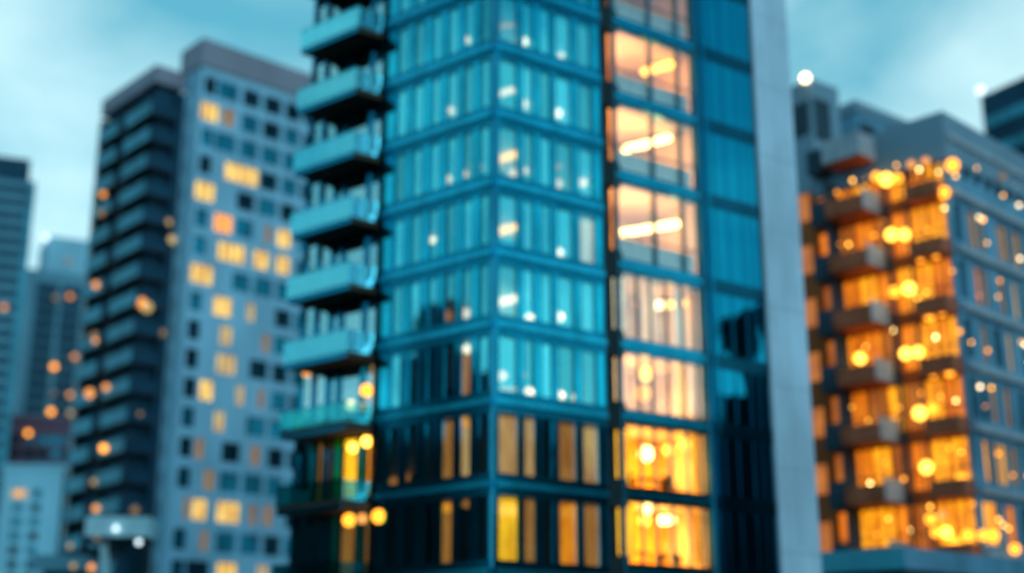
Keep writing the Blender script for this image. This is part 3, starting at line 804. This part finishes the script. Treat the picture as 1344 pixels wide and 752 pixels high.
# ================================================================== RIGHT APARTMENT BLOCK
OHc = plan_at(1235, 148, 88)
HR = Face(OHc, az(46)); HL = Face(OHc, az(-44))
TH = thing('warm_lit_apartment_block', 'apartment block glowing orange through its windows and balconies, right of the glass tower', 'building', (OHc.x, OHc.y, 0))
HT = 36.7 + CH
zs = [34.9 + CH - 3.9 * k for k in range(0, 12)]
rowsH = [z - 1.85 for z in zs if z - 1.85 > 2]
O_, A_ = 'h_orange', 'h_amber'
colsHL = [(1.02, 1.22), (2.33, 1.22), (3.66, 1.26), (5.05, 1.36), (6.5, 1.38), (7.95, 1.38), (9.45, 1.3)]
wm = MB()
# window wall of the left face: every bay is a window of its own, some bright, some dim
zc = 0
for z in sorted(rowsH):
    wm.fb(HL, 0.36, 10.4, zc, z - 1.6, -0.35, 0); zc = z + 1.4
    cur = 0.36
    for c, wd in colsHL:
        wm.fb(HL, cur, c - wd / 2, z - 1.6, z + 1.4, -0.35, 0); cur = c + wd / 2
    wm.fb(HL, cur, 10.4, z - 1.6, z + 1.4, -0.35, 0)
wm.fb(HL, 0.36, 10.4, zc, HT - 3.4, -0.35, 0)
wm.build('facade', M['h_warm'], TH)
bright = {}
for r_, vals in enumerate(['AOAOAOB', 'AAOBOBO', 'OAAOAOD', 'AAOBOOB', 'OABADOB', 'AAODAOB', 'AABOAAO', 'OODOODO', 'DODODOD', 'ODODDOD', 'DDDDDDD', 'DDDDDDD']):
    bright[r_] = vals
mk = {'A': 'h_amber', 'B': 'h_brown', 'O': 'h_orange', 'D': 'h_brown'}
for r_, z in enumerate(sorted(rowsH, reverse=True)):
    for j, (c, wd) in enumerate(colsHL):
        fr = MB().fb(HL, c - wd / 2, c + wd / 2, z - 1.6, z + 1.4, -0.33, -0.28).build('window', M[mk[bright[r_][j]]], TH)
        MB().fb(HL, c - 0.05, c + 0.05, z - 1.6, z + 1.4, -0.275, -0.2).fb(HL, c - wd / 2, c + wd / 2, z - 0.45, z - 0.37, -0.275, -0.21).build('glazing_bar', M['h_dark'], fr)
# right face: grey-blue with small windows and pale slabs
litHR = [(1271,228,10,16,A_),(1287,236,14,16,O_),(1307,244,14,16,O_),(1330,255,16,14,'glow_far_mid'),(1278,304,12,14,'glow_far_dim'),(1317,320,14,12,'glow_far_dim'),(1335,327,12,12,'glow_far_dim'),
         (1296,400,10,10,'glow_far_dim'),(1304,512,10,12,'glow_far_dim'),(1328,573,10,12,'glow_far_dim'),(1320,640,16,12,'glow_brown'),(1304,702,20,14,A_),(1332,720,14,12,O_),(1290,318,8,12,'glow_far_dim'),(1286,385,8,12,O_),(1318,400,8,12,'glow_far_dim'),(1336,412,8,12,'glow_far_mid'),(1296,470,8,12,'glow_far_dim'),(1330,490,8,12,'glow_far_mid'),(1300,580,8,12,O_),(1336,640,10,12,'glow_far_dim'),(1300,640,8,12,A_)]
grid_facade(TH, HR, 0.0, 20, 0, HT - 3.4, [(0.85 + 1.3 * k, 0.95) for k in range(14)], rowsH, 2.6, litHR, 'h_side', dark='window_sky', pane_name='side_window', dep=0.35, wz=12)
hs = MB()
for z in zs: hs.fb(HR, 0.1, 20, z - 0.12, z + 0.28, 0.003, 0.4)
hs.build('floor_ledge', M['h_panel'], TH)
MB().prism([HR.p(0.36, -0.36, 0)[:2], HR.p(20, -0.36, 0)[:2], HR.p(20, -14, 0)[:2], HL.p(10.4, -0.36, 0)[:2]], 0, HT - 3.5).build('inner_wall', M['dark_inside'], TH)
MB().prism([HR.p(-0.2, 0.2, 0)[:2], HR.p(20.2, 0.2, 0)[:2], HR.p(20.2, -10.2, 0)[:2], HR.p(-0.2, -10.2, 0)[:2]], HT - 3.4, HT).build('roof_parapet', M['h_cap'], TH)
for k in range(11): MB().fb(HR, 0.8 + k * 1.5, 1.0 + k * 1.5, HT - 4.1, HT - 3.41, 0.0, 0.3).build('cap_bracket', M['h_dark'], TH)
for k in range(5): MB().fb(HL, 0.6 + k * 0.95, 0.75 + k * 0.95, HT - 4.2, HT - 3.41, 0.0, 0.3).build('cap_bracket', M['h_dark'], TH)
# balconies
def hbal(sa, sb_, z, t1, m, hgt=1.25, m2='soffit'):
    b = MB().fb(HL, sa, sb_, z - 0.28, z, 0.01, t1).build('balcony', M[m2], TH)
    rr = MB()
    rr.fb(HL, sa - 0.06, sb_ + 0.06, z - 0.2, z + hgt, t1 + 0.003, t1 + 0.07)
    rr.fb(HL, sa - 0.06, sa - 0.003, z - 0.2, z + hgt, 0.01, t1)
    rr.fb(HL, sb_ + 0.003, sb_ + 0.06, z - 0.2, z + hgt, 0.01, t1)
    rr.build('railing', M[m], b)
for k, z in enumerate(zs):
    if z < 12: continue
    top = k == 0
    hbal(5.05, 7.9, z - 0.1, 2.2, 'h_panel' if top else 'h_mauve', 1.45 if top else 0.9, 'h_mauve')
    if not top:
        MB().fb(HL, 4.97, 5.04, z - 0.3, z + 1.15, 0.01, 2.3).build('balcony_screen', M['h_panel'], TH)
        hbal(0.2, 2.4, z - 0.1, 1.3, 'h_mauve', 0.8, 'h_mauve')
    # dark outer balcony column at the far end
    hbal(8.6, 9.6, z - 0.2, 1.5, 'h_dark', 1.5)
pst = MB().fb(HL, 8.3, 8.55, 0, HT - 3, 0.01, 1.4).fb(HL, 4.45, 4.62, 0, HT - 3.5, 0.003, 0.3).fb(HL, 2.95, 3.07, 0, HT - 3.5, 0.003, 0.2)
pst.build('post', M['h_dark'], TH)
# far-left warm bay
MB().fb(HL, 10.42, 14, 0, HT - 2.6, -6, -0.4).build('end_wing', M['h_warm'], TH)
for z in rowsH:
    MB().fb(HL, 10.9, 12.6, z - 1.1, z + 0.9, -0.395, -0.36).build('end_window', M['h_brown'], TH)
for px, py, r, m in [(1250,217,.42,'lamp_amber'),(1163,236,.42,'lamp_yellow'),(1178,234,.3,'lamp_amber'),(1201,259,.36,'lamp_amber'),(1220,255,.40,'lamp_amber'),(1238,253,.40,'lamp_amber'),(1150,232,.3,'lamp_amber'),
                     (1170,308,.40,'lamp_yellow'),(1187,308,.36,'lamp_yellow'),(1208,336,.40,'lamp_amber'),(1228,331,.40,'lamp_amber'),(1193,379,.42,'lamp_yellow'),(1174,383,.36,'lamp_amber'),
                     (1129,470,.36,'lamp_yellow'),(1189,464,.38,'lamp_yellow'),(1205,462,.36,'lamp_yellow'),(1236,407,.38,'lamp_amber'),(1220,414,.34,'lamp_amber'),(1225,489,.34,'lamp_amber'),(1246,487,.34,'lamp_amber'),
                     (1207,542,.42,'lamp_yellow'),(1224,536,.34,'lamp_amber'),(1232,561,.42,'lamp_amber'),(1256,554,.34,'lamp_amber'),(1216,613,.40,'lamp_yellow'),(1262,629,.36,'lamp_amber'),(1243,641,.36,'lamp_amber'),
                     (1222,681,.34,'lamp_amber'),(1236,676,.3,'lamp_dim'),(1242,698,.34,'lamp_yellow'),(1253,713,.40,'lamp_amber'),(1271,702,.36,'lamp_amber'),(1196,216,.26,'lamp_dim'),(1215,212,.26,'lamp_dim'),
                     (1228,698,.3,'lamp_amber'),(1290,702,.3,'lamp_amber')]:
    face_lamp(HL, px, py, r, m, 0.5 if px < 1243 else 0.7, TH, 'balcony_lamp')
for px, py, r, m in [(1304,702,.36,'lamp_amber'),(1332,720,.32,'lamp_amber'),(1316,232,.25,'glow_far_dim')]:
    face_lamp(HR, px, py, r, m, 0.6, TH, 'balcony_lamp')

for r_, z in enumerate(sorted(rowsH, reverse=True)[:8]):  # small glowing balls added at random to make the facades sparkle
    for q in range(7):
        s_ = 0.5 + q * 1.35 + random.uniform(-0.4, 0.4); zz = z + random.uniform(-0.9, 1.2)
        MB().ball(HL.p(s_, 0.16, zz), random.uniform(0.07, 0.15)).build('sparkle_ball', M[random.choice(['lamp_yellow', 'lamp_amber', 'lamp_amber', 'lamp_bay'])], TH)
    for q in range(5):
        s_ = random.uniform(0.6, 12); zz = z + random.uniform(-0.8, 1.0)
        MB().ball(HR.p(s_, 0.15, zz), random.uniform(0.06, 0.12)).build('sparkle_ball', M[random.choice(['lamp_amber', 'lamp_cream', 'lamp_yellow'])], TH)

# taller blocks behind it
P1 = plan_at(1062, 103, 100)
p1r = Face(P1, az(55)); p1l = Face(P1, az(-35))
TP1 = thing('rooftop_tower_block', 'grey-blue block with a round lamp on its roof corner, beside the concrete end wall', 'building', (P1.x, P1.y, 0))
_, hp1 = p1r.hit(1062, 103)
sE, _ = p1r.hit(1100, 125)
MB().prism([P1[:], p1r.p(sE, 0, 0)[:2], p1r.p(sE, -8, 0)[:2], p1l.p(6, 0, 0)[:2]], 0, hp1).build('wall', M['h_cap'], TP1)
MB().fb(p1r, 0.3, sE * 0.62, hp1 - 5.0, hp1 - 1.6, 0.003, 0.1).build('window', M['h_dark'], TP1)
MB().fb(p1l, 0.3, 3.0, hp1 - 4.5, hp1 - 1.8, 0.003, 0.1).build('window', M['h_dark'], TP1)
s_, z_ = p1r.hit(1057, 103, 0.2)
MB().tube(p1r.p(s_, 0.2, z_ - 1.4), p1r.p(s_, 0.2, z_ - 0.3), 0.05).build('lamp_mast', M['h_dark'], TP1)
MB().ball(p1r.p(s_, 0.2, z_), .36).build('roof_lamp', M['lamp_cream'], TP1)
P2 = plan_at(1122, 133, 112)
p2r = Face(P2, az(52)); p2l = Face(P2, az(-38))
TP2 = thing('stepped_roof_block', 'flat grey-blue roof block between the lamp-topped block and the orange-lit apartments', 'building', (P2.x, P2.y, 0))
_, hp2 = p2r.hit(1122, 133)
MB().prism([P2[:], p2r.p(9, 0, 0)[:2], p2r.p(9, -8, 0)[:2], p2l.p(6, 0, 0)[:2]], 0, hp2 - 1.0).build('wall', M['h_side'], TP2)
MB().prism([p2r.p(-.2, .2, 0)[:2], p2r.p(9.2, .2, 0)[:2], p2r.p(9.2, -8, 0)[:2], p2l.p(6, 0.2, 0)[:2]], hp2 - 1.0, hp2).build('roof_parapet', M['h_cap'], TP2)
MB().fb(p2r, 0.4, 2.6, hp2 - 4.4, hp2 - 1.8, 0.003, 0.1).fb(p2r, 3.4, 5.6, hp2 - 4.4, hp2 - 1.8, 0.003, 0.1).build('window_band', M['h_dark'], TP2)

# distant tower top right
P3 = plan_at(1287, 127, 175)
k3 = Face(P3, az(149.6))
TK = thing('dark_striped_tower', 'dark teal tower with pale stripes at the top right corner of the photo', 'building', (P3.x, P3.y, 0))
_, hk = k3.hit(1287, 127)
MB().fb(k3, 0, 34, 0, hk, -22, 0).build('wall', M['wall_dark_blue'], TK)
kb = MB()
for q in range(16):
    z = hk - 3.4 - 4.0 * q
    kb.fb(k3, 0.5, 34, z - 1.5, z, 0.003, 0.25)
kb.build('window_band', M['balcony_blue'], TK)
MB().fb(k3, 8.5, 30, hk, hk + 6.5, -18, -2).build('rooftop_block', M['wall_dark_blue'], TK)
s_, z_ = k3.hit(1287, 119, 0.3); MB().tube(k3.p(s_ + 0.5, 0.1, hk - 1.5), k3.p(s_, 0.3, z_), 0.08).build('lamp_mast', M['h_dark'], TK)
MB().ball(k3.p(s_, 0.3, z_), 0.5).build('roof_lamp', M['lamp_white'], TK)

# podium in front of the orange-lit block
PJ = plan_at(1186, 718, 74)
j_r = Face(PJ, az(50)); j_l = Face(PJ, az(-52))
TJ = thing('podium_building', 'low podium with a plain teal and grey roof edge below the orange-lit apartments', 'building', (PJ.x, PJ.y, 0))
_, hj = j_r.hit(1186, 717); _, hj0 = j_r.hit(1186, 745)
pts = lambda e: [j_r.p(-e, e, 0)[:2], j_r.p(14 + e, e, 0)[:2], j_r.p(14 + e, -8, 0)[:2], j_l.p(10, -6, 0)[:2], j_l.p(10, e, 0)[:2]]
MB().fb(j_r, 0.3, 14, 0, hj0 - 0.003, -0.6, -0.3).fb(j_l, 0.3, 9, 0, hj0 - 0.003, -0.6, -0.3).build('wall', M['h_dark'], TJ)
MB().fb(j_r, 0.0, 14.0, hj0, hj, -5, 0.0).build('roof_edge', M['h_side'], TJ)
MB().fb(j_l, 0.0, 9.0, hj0, hj, -0.5, 0.004).build('roof_edge', M['podium_teal'], TJ)

# ================================================================== buildings across the street, seen only as dark shapes in the tower's glass
def mirror(F, px, py, D):
    """where the mirrored line of sight from this spot of the glass goes after D metres"""
    s, z = F.hit(px, py); p = F.p(s, 0, z)
    d = Vector(ray(px, py)).normalized(); n = Vector((F.n.x, F.n.y, 0))
    r = d - 2 * d.dot(n) * n; h = math.hypot(r.x, r.y)
    return p + r * (D / h), r
def refl(F, x0, x1, ytop, D, name, lab):
    a, r = mirror(F, x0, ytop, D); b, _ = mirror(F, x1, ytop, D)
    top = (a.z + b.z) / 2
    u = Vector((b.x - a.x, b.y - a.y)).normalized(); q = Vector((r.x, r.y)).normalized() * 12
    t = thing(name, lab, 'building', (a.x, a.y, 0))
    MB().prism([a[:2], b[:2], (b.x + q.x, b.y + q.y), (a.x + q.x, a.y + q.y)], 0, top).build('wall', M['reflector'], t)
    return a, b, top
refl(FL, 547, 604, 400, 70, 'reflected_office', 'tallest dark office mirrored in the left glass of the tower')
refl(FL, 530, 625, 464, 66, 'reflected_office', 'stepped dark office below it, mirrored in the left glass of the tower')
refl(FL, 600, 660, 488, 62, 'reflected_office', 'dark block mirrored beside the tower corner')
refl(FL, 300, 560, 565, 58, 'reflected_office', 'low dark block mirrored below the balconies')
refl(FR, 640, 1060, 545, 60, 'reflected_block', 'long dark block mirrored in the lowest floors of the right glass')
refl(FR, 972, 1060, 488, 66, 'reflected_block', 'dark block mirrored at the right of the dark glazing')
refl(FR, 944, 976, 515, 64, 'reflected_block', 'lower dark step mirrored in the middle of the dark glazing')
a, r = mirror(FR, 945, 420, 75); b, _ = mirror(FR, 1005, 395, 75); c, _ = mirror(FR, 1008, 455, 75)
t = thing('reflected_tower_crown', 'dark slanted tower top mirrored in the upper dark glazing', 'building', (b.x, b.y, 0))
q = Vector((r.x, r.y, 0)).normalized() * 8
d_, _ = mirror(FR, 985, 460, 75); e_, _ = mirror(FR, 945, 440, 75)
MB().hexa([e_, d_, d_ + q, e_ + q, a, b, b + q, a + q]).build('crown', M['reflector'], t)
f2, _ = mirror(FR, 1010, 395, 75)
MB().prism([(b.x, b.y), (f2.x + (f2.x - b.x) * 2, f2.y + (f2.y - b.y) * 2), (f2.x + q.x, f2.y + q.y), (b.x + q.x, b.y + q.y)], 0, b.z).build('shaft', M['reflector'], t)

# unseen blocks added behind and beside the viewpoint to keep low sky off facades
for i, (x0, x1, y0, y1, h, lab) in enumerate([(-95, -52, -70, -48, 34, 'added dark sky-blocking box behind the viewpoint, leftmost'), (-48, -8, -75, -46, 28, 'added lower sky-blocking box behind the viewpoint, left of the middle'),
        (-2, 36, -72, -50, 37, 'added tallest sky-blocking box behind the viewpoint, right of the middle'), (42, 88, -78, -44, 30, 'added wide sky-blocking box behind the viewpoint, rightmost'),
        (-130, -96, -40, 20, 30, 'added long sky-blocking box at the left side of the street'), (100, 130, -40, 20, 28, 'added long sky-blocking box at the right side of the street')]):
    t = thing('sky_blocker', lab, 'building', ((x0 + x1) / 2, (y0 + y1) / 2, 0))
    MB().box(x0, x1, y0, y1, 0, h).build('wall', M['reflector'], t)
    MB().box(x0 - 0.3, x1 + 0.3, y0 - 0.3, y1 + 0.3, h, h + 0.8).build('roof_parapet', M['reflector'], t)
